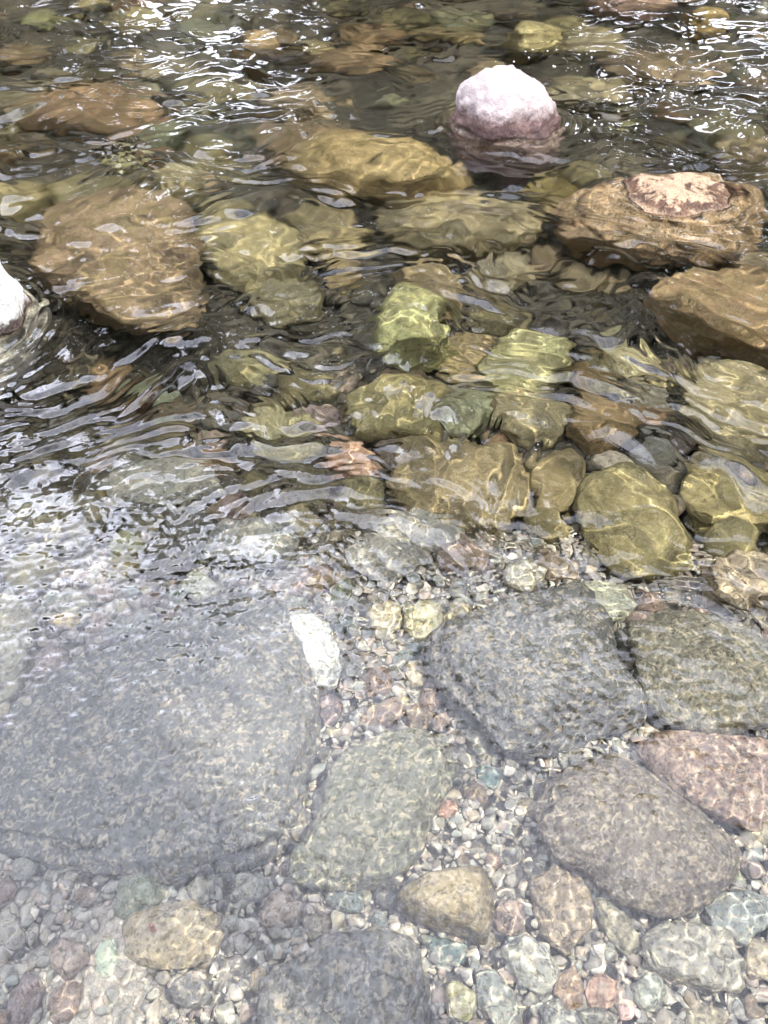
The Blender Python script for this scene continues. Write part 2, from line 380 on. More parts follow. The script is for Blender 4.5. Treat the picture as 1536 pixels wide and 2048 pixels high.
# --- the calm pool by the near bank
rock([(440,1190),(520,1195),(580,1250),(605,1330),(618,1400),(610,1540),(600,1640),(560,1700),(470,1732),(380,1738),(250,1750),(100,1728),(10,1690),(-50,1640),(-40,1560),(20,1480),(40,1400),(100,1360),(200,1310),(300,1270),(350,1225)],
     .3, DGREY, "huge flat dark grey slab speckled with pale flecks, largest stone in the calm pool", "huge dark slab", "boulder", top=-.085, facets=5, box=.6, sub=6, tilt=.11)
rock([(558,1234),(595,1226),(632,1230),(668,1262),(680,1320),(664,1364),(622,1368),(602,1325),(572,1272)], .45, WHITE, "white wedge shaped stone leaning against the huge dark slab", "white wedge stone", top=-.10)
rock([(735,1215),(775,1200),(800,1215),(802,1255),(775,1280),(740,1262)], .6, CREAM, "cream rounded stone, nearer the white wedge stone of a touching pair", "cream pair stone")
rock([(815,1215),(850,1203),(885,1215),(887,1265),(850,1290),(808,1258)], .6, (.38,.35,.23), "cream yellow blocky stone, the one of a touching pair away from the white wedge", "blocky cream stone")
rock(blob(915,1236,28,26), .6, CREAM, "small pale cobble beside the blocky cream stone", "pale round cobble")
rock([(880,1262),(960,1225),(1060,1195),(1160,1180),(1225,1240),(1238,1310),(1278,1370),(1295,1440),(1240,1460),(1160,1480),(1080,1500),(1010,1510),(940,1430),(865,1340)],
     .35, (.135,.135,.14), "large dark grey ridged boulder with a shadowed flank over the pebble channel", "ridged dark boulder", "boulder", top=-.05, sub=6, facets=6, box=.6)
rock([(1250,1262),(1350,1232),(1480,1262),(1570,1330),(1560,1440),(1440,1462),(1330,1452),(1290,1400)], .3, (.165,.155,.125), "flat grey boulder half veiled by sky reflection beside the ridged dark boulder", "veiled grey boulder", "boulder", top=-.07, facets=4, box=.6)
rock([(700,1500),(760,1470),(850,1470),(890,1500),(895,1560),(870,1640),(830,1720),(760,1760),(680,1772),(600,1760),(578,1720),(600,1690),(640,1620),(655,1560)],
     .32, (.155,.155,.12), "greenish grey elongated boulder in the middle of the pebble channel", "greenish long boulder", "boulder", top=-.075, facets=4, box=.6, sub=6)
rock([(1088,1560),(1150,1520),(1220,1510),(1290,1540),(1360,1600),(1450,1680),(1478,1710),(1472,1760),(1400,1800),(1330,1832),(1240,1800),(1180,1740),(1110,1720),(1085,1650)],
     .32, (.165,.14,.12), "big flat brown grey slab flecked with tan, next to the reddish boulder", "tan flecked slab", "boulder", top=-.06, facets=4, box=.55, sub=6)
rock([(1265,1492),(1350,1470),(1450,1475),(1570,1500),(1580,1640),(1500,1660),(1420,1622),(1340,1572)], .3, (.235,.165,.14), "reddish pink boulder just beyond the tan flecked slab", "reddish boulder", "boulder", facets=4, box=.6)
rock([(793,1800),(838,1760),(900,1745),(962,1742),(982,1780),(985,1830),(976,1887),(930,1865),(870,1850),(820,1832)], .5, (.26,.21,.13), "triangular brown mottled stone with a dark undercut edge", "triangular brown stone", top=-.045, box=.5)
rock([(985,1822),(1008,1797),(1040,1810),(1054,1845),(1025,1876),(990,1862)], .6, PINK, "pinkish rounded stone at the tip of the triangular brown stone", "pinkish round stone")
rock([(1062,1762),(1110,1728),(1160,1750),(1186,1800),(1180,1860),(1130,1902),(1098,1890),(1076,1840)], .4, (.24,.19,.145), "tan brown flat stone wedged against the tan flecked slab", "tan wedged stone")
rock([(998,1897),(1040,1877),(1090,1890),(1116,1940),(1100,1982),(1058,1987),(1018,1950)], .5, (.36,.35,.31), "light grey oval stone with white mottling near the pinkish round stone", "light grey oval")
rock([(1283,1880),(1330,1848),(1390,1850),(1450,1870),(1482,1920),(1477,1980),(1420,1987),(1350,1962),(1290,1940)], .5, (.27,.255,.225), "big light brown grey rounded stone in front of the tan flecked slab", "big rounded stone", box=.55)
rock([(1408,1800),(1470,1780),(1540,1800),(1545,1850),(1490,1892),(1440,1862)], .4, (.22,.235,.225), "smooth blue grey stone beside the big rounded stone", "smooth blue stone")
rock([(1183,1800),(1220,1798),(1260,1840),(1282,1890),(1250,1912),(1210,1870)], .5, (.25,.23,.18), "long narrow grey stone between the tan wedged stone and the big rounded stone", "narrow grey stone")
rock([(540,1940),(600,1902),(680,1870),(760,1866),(830,1890),(852,1960),(842,2060),(700,2110),(540,2100),(525,2010)], .34, (.155,.15,.14), "dark grey domed boulder cut by the frame, below the triangular brown stone", "dark domed boulder", "boulder", top=-.055, facets=4, box=.6, sub=6)
rock(blob(566,1822,41,42), .65, (.27,.215,.175), "round pinkish brown stone like a ball near the foot of the huge slab", "round brown ball")
rock(blob(632,1852,29,26), .6, (.20,.17,.13), "brown cobble touching the round brown ball", "touching brown cobble")
rock([(570,1620),(600,1610),(627,1640),(606,1687),(575,1680)], .6, (.22,.20,.16), "olive brown stone squeezed between the huge slab and the greenish long boulder", "squeezed olive stone")
rock(blob(500,1775,36,28,rot=.3), .6, (.24,.235,.20), "grey rounded stone at the near corner of the huge slab", "corner grey stone")
rock(blob(402,1778,30,30), .6, (.26,.25,.2), "green grey cobble under the near edge of the huge slab", "green grey cobble")
rock([(248,1842),(300,1810),(380,1810),(440,1832),(452,1882),(400,1932),(320,1942),(260,1902)], .45, (.29,.24,.165), "broad tan stone veiled by white cloud reflection", "broad tan stone")
rock([(948,1537),(985,1530),(1008,1548),(1000,1580),(965,1580)], .5, (.12,.16,.16), "flat teal blue stone in the pebble channel", "teal blue stone")
rock(blob(893,1621,22,20), .6, (.36,.21,.16), "small brick red cobble at the edge of the greenish long boulder", "brick red cobble")
rock([(713,1440),(740,1410),(800,1398),(812,1430),(770,1452),(730,1456)], .45, (.25,.18,.14), "reddish brown flat stone beyond the greenish long boulder", "reddish flat stone")
rock(blob(836,1347,30,27), .6, (.34,.29,.22), "sandy cobble beside the ridged dark boulder", "sandy cobble")
rock([(1008,1140),(1050,1124),(1088,1140),(1082,1170),(1040,1187),(1008,1170)], .6, (.40,.37,.30), "pale blocky stone standing just beyond the ridged dark boulder", "pale blocky stone")
rock([(1108,1950),(1150,1930),(1167,1970),(1162,2010),(1125,2022),(1103,1990)], .6, (.25,.17,.12), "smooth chestnut brown stone next to the light grey oval", "chestnut stone")
rock(blob(1205,1985,34,36), .6, (.35,.22,.18), "rose pink knobbly stone beside the chestnut stone", "rose pink stone")
rock(blob(1297,1985,34,40,rot=.2), .6, (.30,.31,.27), "greenish white oval cobble near the big rounded stone", "greenish oval cobble")
rock(blob(1252,2016,18,22), .6, (.58,.40,.36), "tiny light pink cobble between the rose pink stone and the greenish oval", "light pink cobble")
rock(blob(922,2000,42,34,rot=.7), .5, (.33,.31,.20), "yellowish cobble with a dark edge below the light grey oval", "yellowish cobble")
rock([(950,1945),(990,1935),(1030,1985),(1045,2040),(1000,2060),(960,2010)], .45, (.24,.25,.23), "long pale grey stone between the yellowish cobble and the light grey oval", "long pale stone")
rock([(833,1872),(890,1877),(942,1890),(930,1925),(880,1936)], .4, (.15,.19,.185), "dark teal flat stone in the shade of the triangular brown stone", "dark teal stone")
rock(blob(809,1868,18,17), .7, (.66,.62,.5), "small white round pebble beside the tip of the triangular brown stone", "white round pebble")
rock(blob(512,1912,7,10), .7, (.85,.85,.8), "tiny bright white pebble beside the dark domed boulder", "tiny white pebble", sub=3)
rock(blob(302,1854,6,6), .7, (.75,.22,.12), "tiny orange red pebble on the broad tan stone", "orange pebble", sub=3, top=-.075, zmid=-.085)
rock([(-80,1200),(30,1190),(70,1240),(72,1320),(30,1382),(-80,1400)], .4, (.31,.29,.22), "pale tan boulder at the edge behind the huge dark slab", "pale edge boulder", "boulder")
rock(blob(0,1474,22,32), .7, (.09,.09,.11), "dark blue black stone against the outer side of the huge slab", "blue black stone")
rock([(62,1312),(110,1282),(142,1310),(132,1352),(80,1362)], .5, (.23,.185,.18), "purplish brown stone behind the huge slab", "purplish stone")
rock(blob(197,1287,30,25), .6, (.19,.17,.18), "dusky violet cobble along the far edge of the huge slab", "dusky violet cobble")
rock(blob(152,1152,30,17), .6, (.29,.24,.22), "pinkish flat cobble among cobbles beyond the huge slab", "pinkish flat cobble")
rock(blob(134,1244,22,18), .6, (.42,.34,.22), "sandy yellow cobble beyond the purplish stone", "sandy yellow cobble")
rock(blob(150,1206,42,26), .6, (.25,.25,.21), "grey green cobble between the sandy yellow and the pinkish flat cobble", "grey green cobble")
rock(blob(260,1255,60,26,rot=-.3), .5, (.21,.21,.2), "long grey cobble lying along the far edge of the huge slab", "long grey cobble")
rock([(358,1170),(400,1148),(452,1165),(440,1197),(390,1207)], .55, (.42,.41,.32), "pale yellow cobble at the far corner of the huge slab", "pale yellow cobble")
rock(blob(304,1225,18,12), .5, (.06,.045,.06), "small purple black flat stone beyond the huge slab", "purple black stone", sub=4)
rock([(403,1122),(430,1062),(520,1030),(590,1060),(592,1110),(550,1136),(460,1138)], .4, (.22,.22,.21), "grey flat boulder with a shadowed front beyond the huge slab", "grey flat boulder", "boulder")
rock([(690,1095),(760,1070),(840,1080),(870,1130),(800,1160),(710,1140)], .35, (.23,.22,.2), "grey gravelly boulder beyond the cream pair stones", "gravelly boulder", "boulder")
rock(blob(1210,1205,52,52), .5, (.38,.38,.29), "pale green white stone between the long olive boulder and the ridged dark boulder", "pale green stone")
rock([(1060,1130),(1100,1110),(1160,1125),(1150,1160),(1090,1165)], .5, (.22,.17,.12), "brown stone behind the pale blocky stone", "brown low stone")
rock(blob(600,1590,20,28), .6, (.20,.2,.15), "dull green cobble pressed against the side of the huge slab", "dull green cobble")
rock(blob(660,1420,26,34), .5, (.17,.13,.13), "dark maroon stone beside the near tip of the white wedge", "dark maroon stone")
rock(blob(1405,2040,50,32), .5, (.24,.21,.16), "brown stone cut off under the big rounded stone", "cut brown stone")
rock(blob(1516,1925,34,42), .5, (.36,.30,.22), "peach coloured stone at the frame edge by the big rounded stone", "peach stone")
rock(blob(20,1862,30,48), .5, (.33,.3,.26), "pale cobble veiled in reflection near the frame corner", "veiled pale cobble")
rock(blob(140,1920,38,40), .5, (.30,.235,.2), "pinkish stone between the broad tan stone and the veiled pale cobble", "veiled pinkish stone")
rock(blob(215,1920,24,50,rot=.2), .5, (.34,.38,.30), "mint coloured upright cobble beside the broad tan stone", "mint cobble")
rock(blob(380,1985,46,36), .5, (.19,.18,.17), "dark cobble between the broad tan stone and the dark domed boulder", "shadowed dark cobble")
# --- the choppy middle
A = M_ALG
rock([(1190,950),(1250,918),(1290,935),(1335,990),(1372,1060),(1382,1130),(1300,1152),(1220,1140),(1180,1090),(1153,1030),(1160,970)], .5, (.25,.225,.12), "long olive boulder with a deep shadow around its near end", "long olive boulder", "boulder", A, facets=4, box=.6)
rock([(1382,930),(1420,905),(1470,925),(1535,980),(1570,1060),(1480,1092),(1400,1060),(1370,990)], .5, (.36,.31,.15), "bumpy yellow olive boulder beside the long olive boulder", "bumpy yellow boulder", "boulder", A)
rock([(1058,930),(1110,903),(1162,920),(1166,990),(1140,1040),(1070,1022)], .6, (.27,.22,.12), "brown olive block next to the long olive boulder", "brown olive block", "boulder", A)
rock([(800,900),(900,882),(1020,900),(1056,950),(1048,1020),(980,1062),(860,1052),(780,980)], .4, (.25,.205,.12), "wide tan brown boulder streaked by reflections", "wide streaked boulder", "boulder", A)
rock([(740,1035),(830,1020),(930,1045),(925,1090),(850,1112),(760,1085)], .4, (.24,.23,.2), "grey slab with a dark front edge under the wide streaked boulder", "dark fronted slab", "boulder")
rock([(688,800),(740,772),(820,768),(880,790),(897,840),(870,882),(800,887),(720,870)], .6, (.32,.29,.145), "rounded mustard olive boulder with dark water around it", "mustard boulder", "boulder", A)
rock([(985,800),(1040,783),(1100,790),(1142,830),(1110,882),(1040,892),(998,860)], .6, (.42,.37,.22), "yellowish pale boulder between the mustard and the orange tinged boulder", "yellowish boulder", "boulder", A)
rock([(1130,820),(1200,798),(1270,815),(1292,850),(1260,890),(1180,897),(1130,870)], .6, (.36,.25,.13), "orange tinged boulder next to the yellowish boulder", "orange tinged boulder", "boulder", A)
rock([(745,640),(775,605),(830,598),(880,612),(900,650),(905,690),(870,718),(800,722),(755,690)], .7, (.42,.44,.22), "bright yellow green boulder, brightest under water in mid stream", "yellow green boulder", "boulder", A, top=-.09)
rock([(870,690),(920,670),(980,680),(995,735),(940,762),(880,745)], .5, (.30,.24,.13), "brown boulder tucked behind the yellow green boulder's flank", "tucked brown boulder", "boulder", A)
rock([(990,690),(1040,665),(1110,668),(1150,700),(1142,750),(1080,792),(1000,782),(960,750)], .55, (.32,.32,.17), "green olive boulder beside the tucked brown boulder", "green olive boulder", "boulder", A)
rock([(1180,680),(1230,663),(1290,688),(1312,738),(1255,772),(1190,742)], .55, (.40,.37,.22), "pale olive boulder behind the rusty dark boulder", "pale olive boulder", "boulder", A)
rock([(1130,742),(1180,718),(1220,750),(1220,800),(1160,806)], .55, (.20,.13,.05), "rusty dark boulder between two olive boulders", "rusty dark boulder", "boulder", A)
rock([(1362,760),(1430,735),(1536,738),(1620,800),(1620,900),(1480,922),(1390,890),(1350,830)], .4, (.28,.25,.155), "broad smooth olive boulder at the frame edge", "broad edge boulder", "boulder", A, box=.6)
rock([(1290,600),(1380,560),(1480,553),(1640,570),(1640,725),(1500,712),(1400,690),(1320,650)], .5, (.31,.215,.125), "big orange brown boulder with a dark trough in front, at the frame edge", "orange brown boulder", "boulder", A, top=-.13, box=.6)
rock(blob(680,548,38,32), .7, (.33,.25,.13), "round tan boulder in a dark hollow", "round tan boulder", "boulder", A)
rock([(790,540),(840,518),(900,530),(942,570),(932,622),(880,622),(820,600)], .6, (.32,.25,.14), "tan brown boulder just beyond the yellow green boulder", "tan brown boulder", "boulder", A)
rock([(490,600),(530,568),(600,558),(652,590),(642,640),(570,652),(500,632)], .6, (.26,.24,.15), "grey olive boulder beside the round tan boulder", "grey olive boulder", "boulder", A)
rock([(70,450),(120,408),(220,398),(310,402),(380,440),(402,520),(410,600),(380,662),(280,662),(150,622),(80,570)], .5, (.29,.21,.14), "very large pinkish brown boulder beside the white bank rock", "very large brown boulder", "boulder", A, top=-.12, box=.6, sub=6)
rock([(395,430),(450,400),(540,440),(612,500),(600,560),(520,582),(440,560),(400,500)], .5, (.31,.275,.15), "large mossy tan boulder adjoining the very large brown boulder", "mossy tan boulder", "boulder", A)
rock([(560,440),(620,408),(700,430),(742,470),(700,512),(620,502)], .5, (.32,.27,.15), "tan olive boulder between mossy tan and wide pale boulder", "tan olive boulder", "boulder", A)
rock([(560,310),(650,283),(780,286),(880,308),(932,340),(912,392),(800,402),(700,382),(600,350)], .5, (.42,.32,.16), "long sunlit tan slab in front of the white topped boulder", "long tan slab", "boulder", A, top=-.08, box=.55)
rock([(760,440),(850,408),(1000,398),(1082,430),(1082,480),(980,502),(830,492),(770,470)], .45, (.29,.25,.155), "wide pale brown slab streaked with foam lines", "wide pale slab", "boulder", A, box=.6)
rock(blob(1098,372,54,22), .6, (.42,.34,.13), "mustard yellow oval stone between the two boulders that break the surface", "mustard oval", "stone", A)
rock(blob(1108,411,32,15), .6, (.33,.26,.13), "smaller tan stone in front of the mustard oval", "smaller tan stone", "stone", A)
rock([(998,75),(1040,59),(1120,63),(1118,100),(1040,106)], .5, (.52,.46,.24), "pale yellow flat slab far out beyond the white topped boulder", "pale yellow slab", "boulder", A, top=-.07)
rock([(1365,40),(1400,31),(1450,38),(1458,58),(1400,62)], .5, (.52,.38,.16), "yellow orange boulder far out near the opposite shallows", "yellow orange boulder", "boulder", A, top=-.06)
rock(blob(890,66,72,14), .5, (.30,.24,.12), "dim olive boulder far out beside the pale yellow slab", "dim olive boulder", "boulder", A)
rock(blob(518,95,42,15), .6, (.50,.37,.22), "bright tan boulder alone in the far current", "bright tan boulder", "boulder", A, top=-.05)
rock(blob(250,312,42,19), .5, (.38,.37,.19), "small light green boulder before the wide reddish boulder", "light green boulder", "boulder", A)
rock([(30,205),(120,170),(260,172),(330,210),(300,262),(130,268),(40,242)], .4, (.31,.20,.12), "wide reddish boulder under the far rippled water", "wide reddish boulder", "boulder", A, box=.6)
rock(blob(330,262,52,22), .5, (.25,.28,.17), "grey green boulder beside the wide reddish boulder", "grey green boulder", "boulder", A)
rock(blob(80,38,40,20), .5, (.25,.28,.13), "green boulder in the far corner of the stream", "green corner boulder", "boulder", A)
rock([(90,382),(170,350),(282,358),(262,402),(130,408)], .45, (.32,.28,.15), "olive boulder lying behind the very large brown boulder", "olive back boulder", "boulder", A)
rock([(290,372),(350,352),(410,370),(402,405),(330,412)], .5, (.40,.36,.22), "pale cream boulder between the olive back boulder and the mossy tan boulder", "pale cream boulder", "boulder", A, top=-.12)
rock([(500,270),(570,250),(660,255),(722,280),(640,302),(540,302)], .45, (.35,.25,.15), "light brown boulder just past the long tan slab", "light brown boulder", "boulder", A)
rock(blob(1252,238,36,15), .6, (.38,.37,.18), "pale green stone beyond the orange skirted boulder", "pale green far stone", "stone", A)
rock(blob(1190,560,78,34), .5, (.31,.25,.15), "brown olive boulder in the fast water before the orange skirted boulder", "fast water boulder", "boulder", A)
rock(blob(1490,535,62,26), .5, (.36,.29,.2), "pinkish tan boulder just past the orange brown boulder", "pinkish tan boulder", "boulder", A)
rock(blob(1330,130,120,30), .4, (.28,.21,.14), "broad brown slab among floating bubbles", "broad bubble slab", "boulder", A)
rock(blob(700,120,95,25), .45, (.29,.2,.12), "brown boulder between the bright tan and the dim olive boulder", "far brown boulder", "boulder", A)
rock(blob(430,175,80,22), .4, (.25,.22,.12), "dark olive boulder next to the wide reddish boulder", "dark olive boulder", "boulder", A)
rock(blob(318,790,46,22), .6, (.38,.44,.30), "mint green stone seen through broken sky reflections", "mint green stone", "stone", A)
rock(blob(500,735,70,34), .5, (.27,.26,.15), "olive boulder between the mint green stone and the grey olive boulder", "small olive boulder", "boulder", A)
rock(blob(700,925,60,32,rot=.4), .5, (.42,.25,.16), "salmon orange boulder below the mustard boulder", "salmon boulder", "boulder")
rock(blob(560,860,80,36), .45, (.27,.26,.16), "olive grey boulder under a sheet of reflection beside the salmon boulder", "sheeted boulder", "boulder", A)
rock(blob(940,825,48,42), .6, (.26,.29,.19), "grey green stone between the mustard and yellowish boulder", "grey green stone", "stone", A)
rock(blob(1230,925,44,20), .5, (.40,.34,.25), "small sandy stone at the far end of the long olive boulder", "small sandy stone")
rock([(200,960),(300,925),(420,930),(440,985),(330,1025),(220,1015)], .4, (.26,.25,.21), "grey tan boulder lost under the brightest cloud reflection", "cloud lit boulder", "boulder")
rock([(1400,1130),(1470,1105),(1560,1120),(1570,1210),(1480,1225),(1410,1190)], .45, (.30,.24,.17), "reddish tan boulder in combed ripples by the frame edge", "combed ripple boulder", "boulder")
rock(blob(1260,10,90,16), .5, (.48,.32,.24), "pink boulder breaking the surface at the far edge of view", "far pink boulder", "boulder", M_DRY, top=.03)
rock(blob(1528,18,26,12), .8, (.5,.5,.4), "pale grey stone poking out beside the far pink boulder", "pale poking stone", "stone", M_DRY, top=.06)
# --- boulders that break the surface
def surface_rock(name, x, y, rx, ry, top, seed, color, label, short, facets=6, zc=-.12, lean=0, flat=.62, m=None, box=.7, rough=1.0):
    D, f = ico(6); p = shape(D, seed, facets, rough=rough); bz = float(bedz(x, y)); z = p[:, 2]
    rr = np.hypot(p[:, 0], p[:, 1]) + 1e-9; k = np.clip(rr, 0, 1.3) ** box / rr
    zz = np.sign(z) * np.abs(z) ** (1 / (flat + .38))
    v = np.stack([p[:, 0] * k * rx + lean * np.clip(z, 0, 1) * rx, p[:, 1] * k * ry, np.where(z > 0, zz * (top - zc), zz * (zc - bz + .05))], -1)
    PLACED.append((x, y, rx)); LAND.append((short, x, y, rx))
    return link(name, mesh_np(name, v, f), m or M_DRY, loc=(x, y, zc), label=label, cat='boulder', color=color)
surface_rock("boulder", .69, 4.74, .325, .28, .255, 912, (.38,.28,.26), "tall rounded boulder with sun bleached white top and dark wet foot, standing above the water", "white topped boulder", facets=2, zc=-.06, flat=.52, box=.95, lean=-.12, rough=1.5)
surface_rock("boulder", 1.38, 3.80, .50, .38, .052, 321, (.37,.245,.14), "low orange skirted boulder whose speckled crown just breaks the surface", "orange skirted boulder", facets=3, zc=-.26, flat=.80, box=.95, m=M_CROWN, rough=1.4)
surface_rock("boulder", -1.90, 2.62, .60, .50, .42, 77, (.52,.49,.43), "big white bank rock with brown lichen, standing out of the dark pool", "white bank rock", facets=5, zc=-.25, rough=1.6, m=M_BANK)
surface_rock("boulder", -2.20, 3.42, .40, .34, .30, 78, (.26,.19,.12), "dark brown wet rock behind the white bank rock", "dark wet rock", facets=5, zc=-.2)
RINGS = [(.69, 4.74, .31, .27, .003, .05), (1.37, 3.78, .33, .22, .002, .045), (-1.92, 2.64, .56, .43, .0028, .04), (-2.2, 3.42, .38, .32, .002, .05)]
water()

# ------------------------------------------------------------------ filler cobbles, each its own object
def inview(x, y, z):
    d = np.array([x, y, z]) - C0; k = d @ FW; return abs(d[0] / k * F) < 820 and abs(d @ UP / k * F) < 1070
protos = []
for i in range(9):
    D, f = ico(4); p = shape(D, 700 + i, 6); p[:, 2] *= .68; p[:, 1] *= .82
    p = np.sign(p) * np.abs(p) ** .92
    protos.append(mesh_np("cobble", p, f))
NEARC = [("grey", GREY), ("dark grey", DGREY), ("pink", (.30,.225,.20)), ("cream", CREAM), ("blue grey", (.17,.195,.195)), ("brown", (.22,.17,.13)), ("light grey", (.34,.33,.30)), ("purple brown", (.21,.16,.16)), ("sandy", (.38,.31,.22)), ("green grey", (.21,.23,.18)), ("reddish brown", (.27,.195,.16))]
FARC = [("olive", (.21,.185,.10)), ("tan", (.29,.22,.14)), ("brown", (.20,.145,.09)), ("mustard", (.30,.25,.13)), ("dark olive", (.14,.125,.07)), ("green grey", (.20,.21,.14)), ("rusty", (.26,.16,.09)), ("pale tan", (.34,.29,.19))]
SHAPES = ["rounded", "flat", "angular", "oval", "lumpy", "smooth", "blocky", "tilted", "narrow"]
grid = np.array([(a, b, r) for a, b, r in PLACED])
used = set(); cnt = 0
def near_names(x, y):
    return [l[0] for l in sorted(LAND, key=lambda l: max(math.hypot(l[1] - x, l[2] - y) - l[3], 0) + .2 * math.hypot(l[1] - x, l[2] - y))[:6]]
def filler(n, y0, y1, s0, s1, cols, m, tries=6000):
    global grid, cnt
    k = 0
    for _ in range(tries):
        if k >= n: break
        y = y0 + (y1 - y0) * rng.random() ** 1.0; x = rng.uniform(-1, 1) * (.85 + .46 * y); s = math.exp(rng.uniform(math.log(s0), math.log(s1)))
        bz = float(bedz(x, y))
        if not inview(x, y, bz): continue
        d = np.hypot(grid[:, 0] - x, grid[:, 1] - y)
        if np.any(d < grid[:, 2] * .85 + s * .68): continue
        cn, c = cols[rng.integers(len(cols))]; pi_ = int(rng.integers(9)); nm = near_names(x, y); lab = None
        size = "small" if s < s0 * (s1 / s0) ** .4 else ("medium" if s < s0 * (s1 / s0) ** .75 else "larger")
        for a, b in ((0, 1), (0, 2), (1, 2), (0, 3), (1, 3), (2, 3), (0, 4), (1, 4), (0, 5)):
            l = f"{size} {cn} {SHAPES[pi_]} cobble between the {nm[a]} and the {nm[b]}"
            if l not in used: lab = l; break
        if lab is None: continue
        used.add(lab)
        o = bpy.data.objects.new("cobble", protos[pi_]); COL.objects.link(o)
        if not o.data.materials: o.data.materials.append(m)
        o.material_slots[0].link = 'OBJECT'; o.material_slots[0].material = m
        o.cycles.is_caustics_receiver = True
        v = rng.uniform(.8, 1.2); o.color = (c[0] * v, c[1] * v, c[2] * v, 1)
        o.location = (x, y, bz + s * .30); o.scale = (s * rng.uniform(.9, 1.15), s * rng.uniform(.85, 1.1), s * rng.uniform(.8, 1.1))
        o.rotation_euler = (rng.normal() * .18, rng.normal() * .18, rng.uniform(0, 6.28))
        o["label"] = lab; o["category"] = "stone"; o["group"] = "loose cobbles on the riverbed"
        grid = np.vstack([grid, (x, y, s)]); k += 1; cnt += 1
# texture scale follows the object, so cobbles use a coarser grained twin of the stone materials
M_COB = stone_material("cobble_stone", speck=.7, algae=.12, bump=.5, scale=.07)
M_COBA = stone_material("cobble_algae", speck=.4, algae=.6, bump=.5, scale=.12, blotch=.7)
filler(110, .28, 1.5, .020, .055, NEARC, M_COB)
filler(62, 1.3, 2.7, .06, .14, NEARC[:3] + FARC, M_COBA)
filler(75, 2.3, 8.2, .12, .34, FARC, M_COBA)

# ------------------------------------------------------------------ gravel, too many to count
def gravel(spec):
    D, f = ico(2); r = np.random.default_rng(8); V = []; Fc = []; base = 0
    bank = [shape(D, 300 + i, 8, (.45, .85), 1.5) * np.array([1, 1, 1]) for i in range(30)]
    for n, y0, y1, s0, s1 in spec:
        y = r.uniform(y0, y1, n); x = r.uniform(-1, 1, n) * (1.0 + .47 * y)
        s = np.exp(r.uniform(math.log(s0), math.log(s1), n)); z = bedz(x, y) + s * r.uniform(-.5, .45, n)
        if s0 < .017: z += .012 * r.random(n)
        for i in range(n):
            p = bank[r.integers(24)] * (s[i] * np.array([r.uniform(.85, 1.25), r.uniform(.7, 1), r.uniform(.45, .75)]))
            a = r.uniform(0, 6.28); c_, s_ = cos(a), sin(a); b = r.normal() * .3; cb, sb = cos(b), sin(b)
            p = np.stack([p[:, 0], p[:, 1] * cb - p[:, 2] * sb, p[:, 1] * sb + p[:, 2] * cb], -1)
            V.append(np.stack([p[:, 0] * c_ - p[:, 1] * s_ + x[i], p[:, 0] * s_ + p[:, 1] * c_ + y[i], p[:, 2] + z[i]], -1))
            Fc.append(f + base); base += len(D)
    return mesh_np("gravel", np.concatenate(V), np.concatenate(Fc), False)
link("gravel", gravel([(19000, .1, 1.75, .004, .013), (5600, .1, 1.8, .011, .024)]), M_PEB, label="multicoloured gravel of pink, grey, cream and blue pebbles filling the calm shallows between the stones", cat="gravel", kind="stuff")
link("gravel", gravel([(3600, 1.6, 2.6, .01, .03), (2600, 1.8, 5.5, .03, .08)]), M_PEBD, label="olive brown gravel, coloured darker for the shade in gaps between the midstream boulders", cat="gravel", kind="stuff")

# ------------------------------------------------------------------ foam bubbles drifting on the fast water
def foam():
    D, f = ico(2); r = np.random.default_rng(19); V = []; Fc = []; base = 0
    for u0, u1, v0, v1, n in ((960, 1536, 90, 260, 55), (1330, 1536, 120, 230, 30)):
        for _ in range(n):
            u, v = r.uniform(u0, u1), r.uniform(v0, v1); c = P(u, v, .0)
            for _ in range(r.integers(1, 6)):
                s = r.uniform(.0025, .007); q = c + np.array([r.normal() * .05, r.normal() * .05, .004])
                V.append(D * (s, s, s * .6) + q); Fc.append(f + base); base += len(D)
    m, t, o = mat("foam"); b = t.nodes.new('ShaderNodeBsdfPrincipled'); b.inputs['Base Color'].default_value = (.85, .87, .88, 1); b.inputs['Roughness'].default_value = .25
    t.links.new(b.outputs[0], o.inputs[0])
    link("foam", mesh_np("foam", np.concatenate(V), np.concatenate(Fc)), m, label="scattered white foam bubbles drifting on the fast water", cat="foam", kind="stuff")
foam()

# ------------------------------------------------------------------ trees of the far bank, seen mirrored in the water
def bark():
    m, t, o = mat("bark"); b = t.nodes.new('ShaderNodeBsdfPrincipled'); t.links.new(b.outputs[0], o.inputs[0]); b.inputs['Roughness'].default_value = .9
    tc = t.nodes.new('ShaderNodeTexCoord'); n = noise(t, tc.outputs['Object'], 6, 5); t.links.new(ramp(t, n.outputs[0], [(.3, (.05, .04, .03)), (.7, (.14, .11, .08))]), b.inputs['Base Color']); return m
def leafm():
    m, t, o = mat("leaves"); b = t.nodes.new('ShaderNodeBsdfPrincipled'); t.links.new(b.outputs[0], o.inputs[0]); b.inputs['Roughness'].default_value = .6
    ge = t.nodes.new('ShaderNodeNewGeometry'); t.links.new(ramp(t, ge.outputs['Random Per Island'], [(0, (.016, .022, .007)), (.6, (.032, .038, .012)), (1, (.06, .062, .02))]), b.inputs['Base Color']); return m
BARK, LEAF = bark(), leafm()
def tube(pts, rad_, seg=9):
    V = []; F_ = []
    for p, r in zip(pts, rad_):
        for j in range(seg): V.append((p[0] + r * cos(2 * pi * j / seg), p[1] + r * sin(2 * pi * j / seg), p[2]))
    for i in range(len(pts) - 1):
        for j in range(seg): F_.append((i * seg + j, i * seg + (j + 1) % seg, (i + 1) * seg + (j + 1) % seg, (i + 1) * seg + j))
    return V, F_
